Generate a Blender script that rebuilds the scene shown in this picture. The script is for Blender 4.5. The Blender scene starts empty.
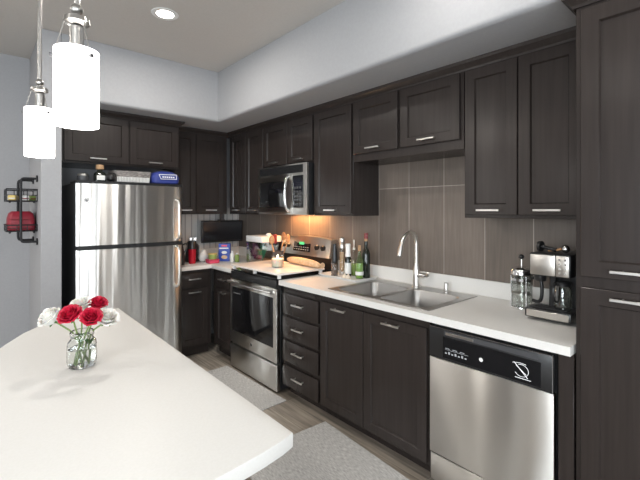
import bpy, bmesh, math, random
from math import sin, cos, pi, radians, atan, sqrt
from mathutils import Vector, Matrix

C = bpy.context.scene.collection
SC = bpy.context.scene
TH = atan(345 / 392)

# ------------------------------------------------------------------ camera, world, lights, exposure
cam = bpy.data.cameras.new('camera')
cam.sensor_width = 36.0
cam.lens = 392 / 640 * 36
cam.shift_y = -30 / 640
cam.clip_start = 0.02
camo = bpy.data.objects.new('camera', cam)
camo.location = (0, 0, 1.471)
camo.rotation_euler = (pi / 2, 0, -TH)
C.objects.link(camo)
SC.camera = camo

SC.view_settings.view_transform = 'Standard'
SC.view_settings.look = 'None'
SC.view_settings.gamma = 1
SC.view_settings.use_curve_mapping = False
SC.view_settings.exposure = 0.72

w = bpy.data.worlds.new('sky')
w.use_nodes = True
w.node_tree.nodes['Background'].inputs[0].default_value = (0.75, 0.86, 1.0, 1)
w.node_tree.nodes['Background'].inputs[1].default_value = 1.3
SC.world = w


def area(name, loc, rot, sx, sy, power, col, shape='RECTANGLE', spread=None):
    l = bpy.data.lights.new(name, 'AREA')
    l.shape = shape
    l.size = sx
    if shape in ('RECTANGLE', 'ELLIPSE'):
        l.size_y = sy
    l.energy = power
    l.color = col
    if spread:
        l.spread = spread
    o = bpy.data.objects.new(name, l)
    o.location = loc
    o.rotation_euler = rot
    C.objects.link(o)
    return o


# daylight outside the rear windows, plus added fill and reflection lamps
area('daylight_rear_wide', (-1.6, -3.75, 1.25), (radians(90), 0, 0), 2.0, 2.2, 115, (0.9, 0.95, 1.0))
area('added_streak_rear', (1.28, -3.7, 1.25), (radians(90), 0, 0), .2, 2.2, 12, (0.9, 0.95, 1.0))  # added slot lamp for a thin streak on the fridge steel
area('daylight_rear_small', (.45, -3.7, 1.25), (radians(90), 0, 0), .7, 2.2, 45, (0.9, 0.95, 1.0))
area('added_stripe_left', (-3.45, 3.6, 1.15), (radians(90), 0, radians(-90)), .3, 2.0, 20, (1.0, 0.96, 0.9))  # added lamp, meant to reflect as a stripe on the dishwasher
area('added_fill_left', (-3.55, -0.8, 1.45), (radians(90), 0, radians(-90)), 2.4, 1.9, 130, (0.92, 0.96, 1.0))  # added fill from the left for cabinet fronts and counter

# ------------------------------------------------------------------ materials
M = {}


def mat(name, col=(0.8, 0.8, 0.8), rough=0.5, metal=0.0, spec=0.5, **k):
    m = bpy.data.materials.new(name)
    m.use_nodes = True
    b = m.node_tree.nodes['Principled BSDF']
    b.inputs['Base Color'].default_value = (*col, 1)
    b.inputs['Roughness'].default_value = rough
    b.inputs['Metallic'].default_value = metal
    b.inputs['Specular IOR Level'].default_value = spec
    for kk, v in k.items():
        b.inputs[kk.replace('_', ' ')].default_value = v
    M[name] = m
    return m


def nd(m, t, **k):
    n = m.node_tree.nodes.new(t)
    for a, v in k.items():
        setattr(n, a, v)
    return n


def lk(m, a, b):
    m.node_tree.links.new(a, b)


def bsdf(m):
    return m.node_tree.nodes['Principled BSDF']


def add_noise(m, scale, c1, c2, coord='Object', nscale=1.0, detail=4, bump=0.0, lo=0.35, hi=0.65):
    tc = nd(m, 'ShaderNodeTexCoord')
    mp = nd(m, 'ShaderNodeMapping')
    mp.inputs['Scale'].default_value = scale
    no = nd(m, 'ShaderNodeTexNoise')
    no.inputs['Scale'].default_value = nscale
    no.inputs['Detail'].default_value = detail
    cr = nd(m, 'ShaderNodeValToRGB')
    cr.color_ramp.elements[0].position = lo
    cr.color_ramp.elements[1].position = hi
    cr.color_ramp.elements[0].color = (*c1, 1)
    cr.color_ramp.elements[1].color = (*c2, 1)
    lk(m, tc.outputs[coord], mp.inputs[0])
    lk(m, mp.outputs[0], no.inputs['Vector'])
    lk(m, no.outputs['Fac'], cr.inputs[0])
    lk(m, cr.outputs[0], bsdf(m).inputs['Base Color'])
    if bump:
        bp = nd(m, 'ShaderNodeBump')
        bp.inputs['Strength'].default_value = bump
        bp.inputs['Distance'].default_value = 0.002
        lk(m, no.outputs['Fac'], bp.inputs['Height'])
        lk(m, bp.outputs[0], bsdf(m).inputs['Normal'])
    return no, cr


mat('wall_paint', (0.56, 0.58, 0.61), 0.75, spec=0.25)
add_noise(M['wall_paint'], (1, 1, 1), (0.352, 0.354, 0.366), (0.367, 0.369, 0.381), nscale=60, bump=0.05)
mat('ceiling_paint', (0.55, 0.53, 0.505), 0.85, spec=0.2)
add_noise(M['ceiling_paint'], (1, 1, 1), (0.54, 0.52, 0.495), (0.56, 0.54, 0.515), nscale=60, bump=0.05)
mat('wood', (0.03, 0.024, 0.022), 0.25, spec=0.3)
add_noise(M['wood'], (55, 55, 2.2), (0.026, 0.0205, 0.0185), (0.034, 0.027, 0.0245), nscale=1.0, detail=5, bump=0.02, lo=0.3, hi=0.75)
mat('dark_void', (0.012, 0.011, 0.011), 0.7)
mat('quartz', (0.8, 0.78, 0.74), 0.46, spec=0.5)
add_noise(M['quartz'], (1, 1, 1), (0.685, 0.672, 0.645), (0.705, 0.692, 0.667), nscale=160, detail=2)
mat('nickel', (0.72, 0.70, 0.67), 0.28, 1.0)
mat('satin_nickel', (0.42, 0.41, 0.395), 0.3, 1.0)
mat('chrome', (0.8, 0.8, 0.8), 0.12, 1.0)
mat('black_plastic', (0.014, 0.014, 0.015), 0.32)
mat('black_gloss', (0.008, 0.008, 0.009), 0.06)
mat('dark_grey_metal', (0.06, 0.06, 0.064), 0.42)
mat('iron', (0.03, 0.03, 0.032), 0.5, 0.6)
mat('white_plastic', (0.78, 0.78, 0.77), 0.35)
mat('white_ink', (0.75, 0.76, 0.78), 0.6)
mat('grey_ink', (0.4, 0.41, 0.43), 0.6)
mat('cream_wax', (0.85, 0.78, 0.66), 0.4, Subsurface_Weight=0.3)
mat('red_bag', (0.25, 0.01, 0.025), 0.5)
mat('red_metal', (0.5, 0.012, 0.03), 0.2, 0.4)
mat('blue_fabric', (0.02, 0.035, 0.2), 0.6)
mat('blue_card', (0.02, 0.06, 0.36), 0.4)
mat('pink_plastic', (0.6, 0.06, 0.13), 0.4)
mat('green_label', (0.22, 0.3, 0.08), 0.5)
mat('green_leaf', (0.07, 0.17, 0.04), 0.5)
mat('teal_plant', (0.03, 0.25, 0.17), 0.5)
mat('purple_plant', (0.25, 0.06, 0.2), 0.5)
mat('stem_green', (0.16, 0.24, 0.07), 0.5)
mat('rose_red', (0.52, 0.008, 0.04), 0.5, Subsurface_Weight=0.1)
mat('rose_white', (0.86, 0.84, 0.79), 0.5, Subsurface_Weight=0.1)
mat('spoon_wood', (0.42, 0.22, 0.1), 0.5)
add_noise(M['spoon_wood'], (8, 8, 60), (0.36, 0.18, 0.08), (0.48, 0.27, 0.13))
mat('cork', (0.42, 0.26, 0.14), 0.8)
mat('paper_tan', (0.62, 0.42, 0.26), 0.7)
add_noise(M['paper_tan'], (1, 1, 1), (0.55, 0.36, 0.21), (0.68, 0.48, 0.31), nscale=30, bump=0.3)
mat('gravel', (0.3, 0.2, 0.14), 0.8)
add_noise(M['gravel'], (1, 1, 1), (0.12, 0.07, 0.05), (0.55, 0.42, 0.32), nscale=120)
mat('spice', (0.06, 0.04, 0.035), 0.8)
add_noise(M['spice'], (1, 1, 1), (0.03, 0.02, 0.02), (0.22, 0.15, 0.12), nscale=250)
mat('beadboard', (0.5, 0.5, 0.5), 0.4)
mat('garlic', (0.72, 0.62, 0.5), 0.6)
mat('wicker', (0.22, 0.2, 0.185), 0.7)
add_noise(M['wicker'], (40, 40, 220), (0.1, 0.09, 0.085), (0.32, 0.295, 0.275))
mat('label_white', (0.72, 0.72, 0.7), 0.5)
mat('yellow_wrap', (0.62, 0.47, 0.16), 0.45)
mat('wine_red', (0.2, 0.02, 0.025), 0.35)
mat('screen', (0.012, 0.013, 0.016), 0.14)
mat('clock_digits', (0.05, 0.3, 0.12), 0.4, Emission_Color=(0.1, 0.8, 0.3, 1), Emission_Strength=0.5)
mat('board_white', (0.78, 0.73, 0.68), 0.35)
mat('oil_green', (0.3, 0.42, 0.1), 0.05)


m_ = M['beadboard']
g_ = nd(m_, 'ShaderNodeNewGeometry')
wv = nd(m_, 'ShaderNodeTexWave', wave_type='BANDS', bands_direction='X')
wv.inputs['Scale'].default_value = 4.2
cr_ = nd(m_, 'ShaderNodeValToRGB')
cr_.color_ramp.elements[0].position = .02
cr_.color_ramp.elements[0].color = (.3, .3, .3, 1)
cr_.color_ramp.elements[1].position = .12
cr_.color_ramp.elements[1].color = (.56, .555, .54, 1)
lk(m_, g_.outputs['Position'], wv.inputs['Vector'])
lk(m_, wv.outputs['Fac'], cr_.inputs[0])
lk(m_, cr_.outputs[0], bsdf(m_).inputs['Base Color'])


def steel(name, col, rough, rot, aniso=0.95, wave=.012):
    m = mat(name, col, rough, 1.0)
    bsdf(m).inputs['Anisotropic'].default_value = aniso
    bsdf(m).inputs['Anisotropic Rotation'].default_value = rot
    t = nd(m, 'ShaderNodeTangent', direction_type='RADIAL', axis='Z')
    lk(m, t.outputs[0], bsdf(m).inputs['Tangent'])
    tc = nd(m, 'ShaderNodeTexCoord')
    mp = nd(m, 'ShaderNodeMapping')
    mp.inputs['Scale'].default_value = (3, 3, 500)
    no = nd(m, 'ShaderNodeTexNoise')
    no.inputs['Scale'].default_value = 1.0
    bp = nd(m, 'ShaderNodeBump')
    bp.inputs['Strength'].default_value = 0.03
    bp.inputs['Distance'].default_value = 0.001
    lk(m, tc.outputs['Object'], mp.inputs[0])
    lk(m, mp.outputs[0], no.inputs['Vector'])
    lk(m, no.outputs['Fac'], bp.inputs['Height'])
    mp2 = nd(m, 'ShaderNodeMapping')
    mp2.inputs['Scale'].default_value = (11, 11, .35)
    no2 = nd(m, 'ShaderNodeTexNoise')
    no2.inputs['Scale'].default_value = 1.0
    no2.inputs['Detail'].default_value = 1.5
    bp2 = nd(m, 'ShaderNodeBump')
    bp2.inputs['Strength'].default_value = 1.0
    bp2.inputs['Distance'].default_value = wave
    lk(m, tc.outputs['Object'], mp2.inputs[0])
    lk(m, mp2.outputs[0], no2.inputs['Vector'])
    lk(m, no2.outputs['Fac'], bp2.inputs['Height'])
    lk(m, bp.outputs[0], bp2.inputs['Normal'])
    lk(m, bp2.outputs[0], bsdf(m).inputs['Normal'])
    return m


steel('steel', (0.68, 0.665, 0.64), 0.3, 0.25)
steel('flat_steel', (0.70, 0.68, 0.645), 0.34, 0.25, aniso=1.0, wave=.0006)
mat('sink_steel', (0.42, 0.41, 0.40), 0.33, 1.0)
mat('warm_steel', (0.62, 0.59, 0.55), 0.3, 1.0)


def thin_glass(name, tint=(1, 1, 1), refl=0.06):
    m = bpy.data.materials.new(name)
    m.use_nodes = True
    nt = m.node_tree
    nt.nodes.remove(nt.nodes['Principled BSDF'])
    out = nt.nodes['Material Output']
    tr = nd(m, 'ShaderNodeBsdfTransparent')
    tr.inputs[0].default_value = (*tint, 1)
    gl = nd(m, 'ShaderNodeBsdfGlossy')
    gl.inputs['Roughness'].default_value = 0.03
    lw = nd(m, 'ShaderNodeLayerWeight')
    lw.inputs['Blend'].default_value = 0.25
    mr = nd(m, 'ShaderNodeMapRange')
    mr.inputs['To Min'].default_value = refl
    mr.inputs['To Max'].default_value = 0.75
    mx = nd(m, 'ShaderNodeMixShader')
    lk(m, lw.outputs['Facing'], mr.inputs['Value'])
    lk(m, mr.outputs[0], mx.inputs[0])
    lk(m, tr.outputs[0], mx.inputs[1])
    lk(m, gl.outputs[0], mx.inputs[2])
    lk(m, mx.outputs[0], out.inputs[0])
    M[name] = m
    return m


thin_glass('clear_glass', (0.93, 0.95, 0.94))
thin_glass('pane_glass', (0.97, 0.98, 0.98), 0.04)
thin_glass('tank_plastic', (0.86, 0.87, 0.86), 0.05)
thin_glass('green_glass', (0.62, 0.78, 0.5))
mat('dark_glass', (0.012, 0.016, 0.012), 0.07)
mat('jar_glass', (0.95, 0.97, 0.96), 0.02, Transmission_Weight=1.0, IOR=1.45)
mat('jar_water', (0.97, 0.99, 0.98), 0.0, Transmission_Weight=1.0, IOR=1.33)


def emit(name, col, strength, base=(0.9, 0.9, 0.9)):
    m = mat(name, base, 0.3)
    bsdf(m).inputs['Emission Color'].default_value = (*col, 1)
    bsdf(m).inputs['Emission Strength'].default_value = strength
    return m


emit('shade_glow', (1.0, 0.965, 0.92), 5.0)
emit('lens_glow', (1.0, 0.95, 0.86), 9.0)
emit('flame', (1.0, 0.75, 0.4), 12.0)
emit('lamp_strip', (1.0, 0.62, 0.3), 6.0)

# wall tile: tall linen-look tiles, stacked without offset
mt = mat('tile', (0.2, 0.17, 0.15), 0.42, spec=0.5)
ge = nd(mt, 'ShaderNodeNewGeometry')
sp = nd(mt, 'ShaderNodeSeparateXYZ')
lk(mt, ge.outputs['Position'], sp.inputs[0])
ad = nd(mt, 'ShaderNodeMath', operation='ADD')     # run along x + y so both walls tile
lk(mt, sp.outputs[0], ad.inputs[0])
lk(mt, sp.outputs[1], ad.inputs[1])
su = nd(mt, 'ShaderNodeMath', operation='SUBTRACT')
lk(mt, ad.outputs[0], su.inputs[0])
su.inputs[1].default_value = 2.485 + 1.199 - 0.2956 * 30
sz = nd(mt, 'ShaderNodeMath', operation='SUBTRACT')
lk(mt, sp.outputs[2], sz.inputs[0])
sz.inputs[1].default_value = 1.641 - 0.63 * 10
cb = nd(mt, 'ShaderNodeCombineXYZ')
lk(mt, su.outputs[0], cb.inputs[0])
lk(mt, sz.outputs[0], cb.inputs[1])
br = nd(mt, 'ShaderNodeTexBrick')
br.offset = 0.0
br.inputs['Scale'].default_value = 1.0
br.inputs['Brick Width'].default_value = 0.2956
br.inputs['Row Height'].default_value = 0.63
br.inputs['Mortar Size'].default_value = 0.0022
br.inputs['Mortar Smooth'].default_value = 0.0
br.inputs['Bias'].default_value = 0.0
br.inputs['Color1'].default_value = (0.135, 0.110, 0.092, 1)
br.inputs['Color2'].default_value = (0.172, 0.140, 0.118, 1)
br.inputs['Mortar'].default_value = (0.38, 0.33, 0.29, 1)
lk(mt, cb.outputs[0], br.inputs['Vector'])
n1 = nd(mt, 'ShaderNodeTexNoise')
n1.inputs['Scale'].default_value = 1.0
n1.inputs['Detail'].default_value = 4
mp1 = nd(mt, 'ShaderNodeMapping')
mp1.inputs['Scale'].default_value = (60, 60, 4)
lk(mt, ge.outputs['Position'], mp1.inputs[0])
lk(mt, mp1.outputs[0], n1.inputs['Vector'])
n2 = nd(mt, 'ShaderNodeTexNoise')
n2.inputs['Scale'].default_value = 3.0
lk(mt, ge.outputs['Position'], n2.inputs['Vector'])
av = nd(mt, 'ShaderNodeMath', operation='ADD')
lk(mt, n1.outputs['Fac'], av.inputs[0])
lk(mt, n2.outputs['Fac'], av.inputs[1])
mrr = nd(mt, 'ShaderNodeMapRange')
mrr.inputs['From Min'].default_value = 0.6
mrr.inputs['From Max'].default_value = 1.4
mrr.inputs['To Min'].default_value = 0.78
mrr.inputs['To Max'].default_value = 1.22
lk(mt, av.outputs[0], mrr.inputs['Value'])
mul = nd(mt, 'ShaderNodeVectorMath', operation='SCALE')
lk(mt, br.outputs['Color'], mul.inputs[0])
lk(mt, mrr.outputs[0], mul.inputs['Scale'])
lk(mt, mul.outputs[0], bsdf(mt).inputs['Base Color'])

# floor: grey-brown wood planks running along the cabinets
mf = mat('planks', (0.2, 0.17, 0.15), 0.38, spec=0.45)
ge = nd(mf, 'ShaderNodeNewGeometry')
mp = nd(mf, 'ShaderNodeMapping')
mp.inputs['Rotation'].default_value = (0, 0, radians(90))
lk(mf, ge.outputs['Position'], mp.inputs[0])
br = nd(mf, 'ShaderNodeTexBrick')
br.offset = 0.37
br.inputs['Scale'].default_value = 1.0
br.inputs['Brick Width'].default_value = 1.22
br.inputs['Row Height'].default_value = 0.165
br.inputs['Mortar Size'].default_value = 0.0012
br.inputs['Color1'].default_value = (0.17, 0.142, 0.115, 1)
br.inputs['Color2'].default_value = (0.38, 0.33, 0.275, 1)
br.inputs['Mortar'].default_value = (0.04, 0.033, 0.028, 1)
lk(mf, mp.outputs[0], br.inputs['Vector'])
n1 = nd(mf, 'ShaderNodeTexNoise')
n1.inputs['Scale'].default_value = 1.0
n1.inputs['Detail'].default_value = 6
mp1 = nd(mf, 'ShaderNodeMapping')
mp1.inputs['Scale'].default_value = (38, 2.2, 1)
lk(mf, ge.outputs['Position'], mp1.inputs[0])
lk(mf, mp1.outputs[0], n1.inputs['Vector'])
mrr = nd(mf, 'ShaderNodeMapRange')
mrr.inputs['From Min'].default_value = 0.3
mrr.inputs['From Max'].default_value = 0.7
mrr.inputs['To Min'].default_value = 0.55
mrr.inputs['To Max'].default_value = 1.45
lk(mf, n1.outputs['Fac'], mrr.inputs['Value'])
mul = nd(mf, 'ShaderNodeVectorMath', operation='SCALE')
lk(mf, br.outputs['Color'], mul.inputs[0])
lk(mf, mrr.outputs[0], mul.inputs['Scale'])
lk(mf, mul.outputs[0], bsdf(mf).inputs['Base Color'])

# woven grey rug
mr_ = mat('rug_weave', (0.3, 0.29, 0.28), 0.95, spec=0.1)
no, cr = add_noise(mr_, (210, 32, 1), (0.34, 0.33, 0.32), (0.64, 0.625, 0.605), nscale=1.0, detail=3, bump=0.6, lo=0.3, hi=0.7)


# ------------------------------------------------------------------ mesh helpers
class MB:
    def __init__(s):
        s.bm = bmesh.new()

    def _merge(s, b, mtx=None):
        if mtx is not None:
            b.transform(mtx)
        me = bpy.data.meshes.new('tmp')
        b.to_mesh(me)
        b.free()
        s.bm.from_mesh(me)
        bpy.data.meshes.remove(me)
        return s

    def box(s, x0, x1, y0, y1, z0, z1, bev=0.0, seg=1, mtx=None):
        b = bmesh.new()
        bmesh.ops.create_cube(b, size=1)
        for v in b.verts:
            v.co = Vector(((x0 + x1) / 2 + v.co.x * (x1 - x0), (y0 + y1) / 2 + v.co.y * (y1 - y0), (z0 + z1) / 2 + v.co.z * (z1 - z0)))
        if bev:
            bmesh.ops.bevel(b, geom=list(b.edges), offset=bev, segments=seg, affect='EDGES', profile=0.5)
        return s._merge(b, mtx)

    def lathe(s, prof, c=(0, 0, 0), n=28, mtx=None, ry=1.0):
        b = bmesh.new()
        rings = []
        for r, z in prof:
            if r < 1e-5:
                rings.append([b.verts.new((0, 0, z))])
            else:
                rings.append([b.verts.new((r * cos(2 * pi * i / n), ry * r * sin(2 * pi * i / n), z)) for i in range(n)])
        for a, d in zip(rings, rings[1:]):
            for i in range(n):
                j = (i + 1) % n
                if len(a) == 1 and len(d) == 1:
                    continue
                if len(a) == 1:
                    b.faces.new((a[0], d[j], d[i]))
                elif len(d) == 1:
                    b.faces.new((a[i], a[j], d[0]))
                else:
                    b.faces.new((a[i], a[j], d[j], d[i]))
        bmesh.ops.recalc_face_normals(b, faces=b.faces)
        m = Matrix.Translation(c)
        if mtx is not None:
            m = m @ mtx
        return s._merge(b, m)

    def cyl(s, p, q, r, r2=None, n=20):
        p, q = Vector(p), Vector(q)
        d = q - p
        L = d.length
        m = d.to_track_quat('Z', 'Y').to_matrix().to_4x4()
        r2 = r if r2 is None else r2
        return s.lathe([(0, 0), (r, 0), (r2, L), (0, L)], p, n, m)

    def tube(s, pts, r, n=10, smooth=0, radii=None, closed=False):
        P = [Vector(p) for p in pts]
        R = list(radii) if radii else [r] * len(P)
        for _ in range(smooth):
            Q, S = [P[0]], [R[0]]
            for i in range(len(P) - 1):
                Q += [P[i].lerp(P[i + 1], 0.25), P[i].lerp(P[i + 1], 0.75)]
                S += [R[i] * 0.75 + R[i + 1] * 0.25, R[i] * 0.25 + R[i + 1] * 0.75]
            P, R = Q + [P[-1]], S + [R[-1]]
        b = bmesh.new()
        t0 = (P[1] - P[0]).normalized()
        u = t0.orthogonal().normalized()
        rings = []
        for i, p in enumerate(P):
            t = (P[min(i + 1, len(P) - 1)] - P[max(i - 1, 0)]).normalized()
            u = (u - t * u.dot(t)).normalized()
            v = t.cross(u)
            rings.append([b.verts.new(p + (u * cos(2 * pi * k / n) + v * sin(2 * pi * k / n)) * R[i]) for k in range(n)])
        for a, d in zip(rings, rings[1:]):
            for k in range(n):
                j = (k + 1) % n
                b.faces.new((a[k], a[j], d[j], d[k]))
        b.faces.new(rings[0][::-1])
        b.faces.new(rings[-1])
        bmesh.ops.recalc_face_normals(b, faces=b.faces)
        return s._merge(b)

    def prism(s, poly, z0, z1, bev=0.0, mtx=None, seg=2):
        b = bmesh.new()
        lo = [b.verts.new((x, y, z0)) for x, y in poly]
        hi = [b.verts.new((x, y, z1)) for x, y in poly]
        n = len(poly)
        b.faces.new(lo[::-1])
        b.faces.new(hi)
        for i in range(n):
            j = (i + 1) % n
            b.faces.new((lo[i], lo[j], hi[j], hi[i]))
        bmesh.ops.recalc_face_normals(b, faces=b.faces)
        if bev:
            es = [e for e in b.edges if abs(e.verts[0].co.z - e.verts[1].co.z) < 1e-6]
            bmesh.ops.bevel(b, geom=es, offset=bev, segments=seg, affect='EDGES', profile=0.5)
        return s._merge(b, mtx)

    def loft(s, loops, cap0=True, cap1=True, closed=True):
        b = bmesh.new()
        rs = [[b.verts.new(p) for p in l] for l in loops]
        n = len(rs[0])
        for a, d in zip(rs, rs[1:]):
            for k in range(n if closed else n - 1):
                j = (k + 1) % n
                b.faces.new((a[k], a[j], d[j], d[k]))
        if cap0:
            b.faces.new(rs[0][::-1])
        if cap1:
            b.faces.new(rs[-1])
        bmesh.ops.recalc_face_normals(b, faces=b.faces)
        return s._merge(b)

    def ball(s, c, r, sx=1, sy=1, sz=1, n=16, mtx=None):
        b = bmesh.new()
        bmesh.ops.create_uvsphere(b, u_segments=n, v_segments=max(6, n // 2), radius=r)
        m = Matrix.Translation(c) @ Matrix.Diagonal((sx, sy, sz, 1))
        if mtx is not None:
            m = Matrix.Translation(c) @ mtx @ Matrix.Diagonal((sx, sy, sz, 1))
        return s._merge(b, m)

    def build(s, name, m, parent=None, angle=38, off=None):
        me = bpy.data.meshes.new(name)
        if off is not None:
            s.bm.transform(Matrix.Translation(-Vector(off)))
        s.bm.to_mesh(me)
        s.bm.free()
        for p in me.polygons:
            p.use_smooth = True
        me.set_sharp_from_angle(angle=radians(angle))
        me.materials.append(M[m] if isinstance(m, str) else m)
        o = bpy.data.objects.new(name, me)
        C.objects.link(o)
        if parent is not None:
            o.parent = parent
        elif off is not None:
            o.location = off
        return o


def tag(o, label, cat, group=None):
    o['label'] = label
    o['category'] = cat
    if group:
        o['group'] = group
    return o


def thing(name, label, cat, loc=(0, 0, 0), rz=0.0, group=None):
    o = bpy.data.objects.new(name, None)
    o.empty_display_size = 0.05
    o.location = loc
    o.rotation_euler = (0, 0, rz)
    C.objects.link(o)
    return tag(o, label, cat, group)


def struct(o):
    o['kind'] = 'structure'
    return o


def copy_tree(o, parent=None):
    c = o.copy()
    C.objects.link(c)
    if parent is not None:
        c.parent = parent
    for ch in list(o.children):
        copy_tree(ch, c)
    return c


def rrect(x0, x1, y0, y1, r, n=6):
    pts = []
    for cx, cy, a0 in ((x1 - r, y1 - r, 0), (x0 + r, y1 - r, 90), (x0 + r, y0 + r, 180), (x1 - r, y0 + r, 270)):
        for k in range(n + 1):
            a = radians(a0 + 90 * k / n)
            pts.append((cx + r * cos(a), cy + r * sin(a)))
    return pts


# ------------------------------------------------------------------ room shell
XR, YB, YL, ZC = 2.49, 4.368, 4.40, 2.837
XL, YR = -3.2, -3.45
SX, SY, SZ = 1.811, 3.592, 2.345
struct(MB().box(XL - .1, XR + .1, YR - .1, YL + .1, -0.1, 0).build('floor', 'planks'))
struct(MB().box(XL - .1, XR + .1, YR - .1, YL + .1, ZC, ZC + .1).build('ceiling', 'ceiling_paint'))
struct(MB().box(XR, XR + .1, YR, YL + .1, 0, ZC).build('wall_right', 'wall_paint'))
struct(MB().box(0.503, XR, YB, YL + .1, 0, ZC).build('wall_back', 'wall_paint'))
struct(MB().box(XL - .1, 0.371, YL, YL + .1, 0, ZC).build('wall_nook', 'wall_paint'))
struct(MB().box(0.371, 0.503, SY, YL + .1, 0, ZC, .004).build('wall_partition', 'wall_paint'))
# soffit over the cabinets: L-shaped box with a bullnose lower edge
r = 0.03
prof = [(0, ZC), (0, SZ + r)] + [(r - r * cos(radians(a)), SZ + r - r * sin(radians(a))) for a in (22, 45, 67)] + [(r, SZ), (0.67, SZ), (0.67, ZC)]
loops = []
for d, z in prof:
    loops.append([(0.503, SY + min(d, YB - SY - .001), z), (SX + d, SY + min(d, YB - SY - .001), z), (SX + d, YR, z)])
struct(MB().loft(loops, False, False, closed=False).build('wall_soffit', 'wall_paint', angle=60))
# rear and left walls; left openings and narrow rear slot added for light
b = MB()
b.box(XL, XR, YR - .1, YR, 2.35, ZC).box(XL, -2.6, YR - .1, YR, 0, 2.35).box(-.6, .2, YR - .1, YR, 0, 2.35).box(.7, 1.23, YR - .1, YR, 0, 2.35)
b.box(1.35, XR, YR - .1, YR, 0, 2.35).box(.2, .7, YR - .1, YR, 0, .15).box(1.23, 1.35, YR - .1, YR, 0, .15).box(-2.6, -.6, YR - .1, YR, 0, .15)
struct(b.build('wall_rear', 'wall_paint'))
b = MB()
b.box(XL - .1, XL, YR, -2.0, 0, ZC).box(XL - .1, XL, .4, 3.52, 0, ZC).box(XL - .1, XL, 3.68, YL, 0, ZC).box(XL - .1, XL, 3.52, 3.68, 2.2, ZC).box(XL - .1, XL, 3.52, 3.68, 0, .1).box(XL - .1, XL, -2.0, .4, 0, .5).box(XL - .1, XL, -2.0, .4, 2.4, ZC)
struct(b.build('wall_left', 'wall_paint'))


def window(name, x0, x1, z0, z1, along, mull):
    fr = MB()
    pn = MB()
    t = .05 if x1 - x0 > .3 else .02
    d0, d1 = (YR - .08, YR - .03) if along == 'x' else (XL - .08, XL - .03)

    def bx(m, a0, a1, q0, q1, e0=d0, e1=d1):
        if along == 'x':
            m.box(a0, a1, e0, e1, q0, q1)
        else:
            m.box(e0, e1, a0, a1, q0, q1)
    bx(fr, x0, x1, z0, z0 + t)
    bx(fr, x0, x1, z1 - t, z1)
    for k in range(mull + 1):
        c = x0 + (x1 - x0) * k / mull
        c = min(max(c, x0 + t / 2), x1 - t / 2)
        bx(fr, c - t / 2, c + t / 2, z0 + t, z1 - t)
    f = struct(fr.build(name, 'white_plastic'))
    bx(pn, x0 + .01, x1 - .01, z0 + .01, z1 - .01, (d0 + d1) / 2 - .003, (d0 + d1) / 2 + .003)
    pn.build('window_pane', 'pane_glass', f)


window('window_1', -2.6, -.6, .15, 2.35, 'x', 2)
window('window_2', .2, .7, .15, 2.35, 'x', 1)
window('added_window_5', 1.23, 1.35, .15, 2.35, 'x', 1)  # added narrow opening, shaped for the fridge streak
window('added_window_3', -2.0, .4, .5, 2.4, 'y', 3)  # added unseen opening that lets the left fill in
window('added_window_4', 3.52, 3.68, .1, 2.2, 'y', 1)  # added unseen slot, placed for the dishwasher stripe

# tiled splashbacks
struct(MB().box(XR - .008, XR, .522, YB - .001, .5, 1.90).build('wall_tile_right', 'tile'))
struct(MB().box(1.42, XR - .009, YB - .008, YB, .5, 1.50).build('wall_tile_back', 'beadboard'))

# ------------------------------------------------------------------ cabinets
UP, BA = 2.16, 1.835      # door-front planes of wall and base cabinets on the right
GB, GU = 'dark base cabinets along the walls', 'dark wall cabinets'


def door_mesh(x0, x1, z0, z1, t=0.02, stile=0.058, rec=0.012):
    """framed door, front at y=0 facing -y"""
    def rect(i, y):
        return [(x0 + i, y, z0 + i), (x1 - i, y, z0 + i), (x1 - i, y, z1 - i), (x0 + i, y, z1 - i)]
    s = stile
    loops = [rect(0, t), rect(0, .002), rect(.002, 0), rect(s, 0), rect(s + .0025, .004), rect(s + .006, rec), rect(s + .008, rec)]
    m = MB().loft(loops, True, True)
    return m


def slab_mesh(x0, x1, z0, z1, t=0.02):
    return MB().box(x0, x1, 0, t, z0, z1, .003, 2)


def pull(parent, xc, z, L=0.128):
    m = MB()
    m.box(xc - L / 2, xc + L / 2, -.034, -.025, z - .0055, z + .0055, .0015)
    for sgn in (-1, 1):
        m.cyl((xc + sgn * L * .36, 0.001, z), (xc + sgn * L * .36, -.026, z), .0045, n=10)
    return m.build('handle', 'nickel', parent)


def cabinet(name, label, cat, loc, rz, w, d, z0, z1, group, toe=0.0):
    r = thing(name, label, cat, loc, rz, group)
    m = MB().box(.0008, w - .0008, .0215, d, z0, z1, .0015)
    if toe:
        m.box(.001, w - .001, .085, d, 0.0, z0 + .001)
    m.build('carcass', 'wood', r)
    return r


def add_door(r, x0, x1, z0, z1, hz=None, hx=None, L=.128, **k):
    dd = door_mesh(x0, x1, z0, z1, **k).build('door', 'wood', r, angle=20)
    if hz is not None:
        pull(dd, (x0 + x1) / 2 if hx is None else hx, hz, L)
    return dd


def add_drawer(r, x0, x1, z0, z1):
    dd = slab_mesh(x0, x1, z0, z1).build('drawer', 'wood', r)
    pull(dd, (x0 + x1) / 2, (z0 + z1) / 2 + .012)
    return dd


RZ = -pi / 2
DT = 2.285
UB, UZ = 1.425, 2.343
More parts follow.
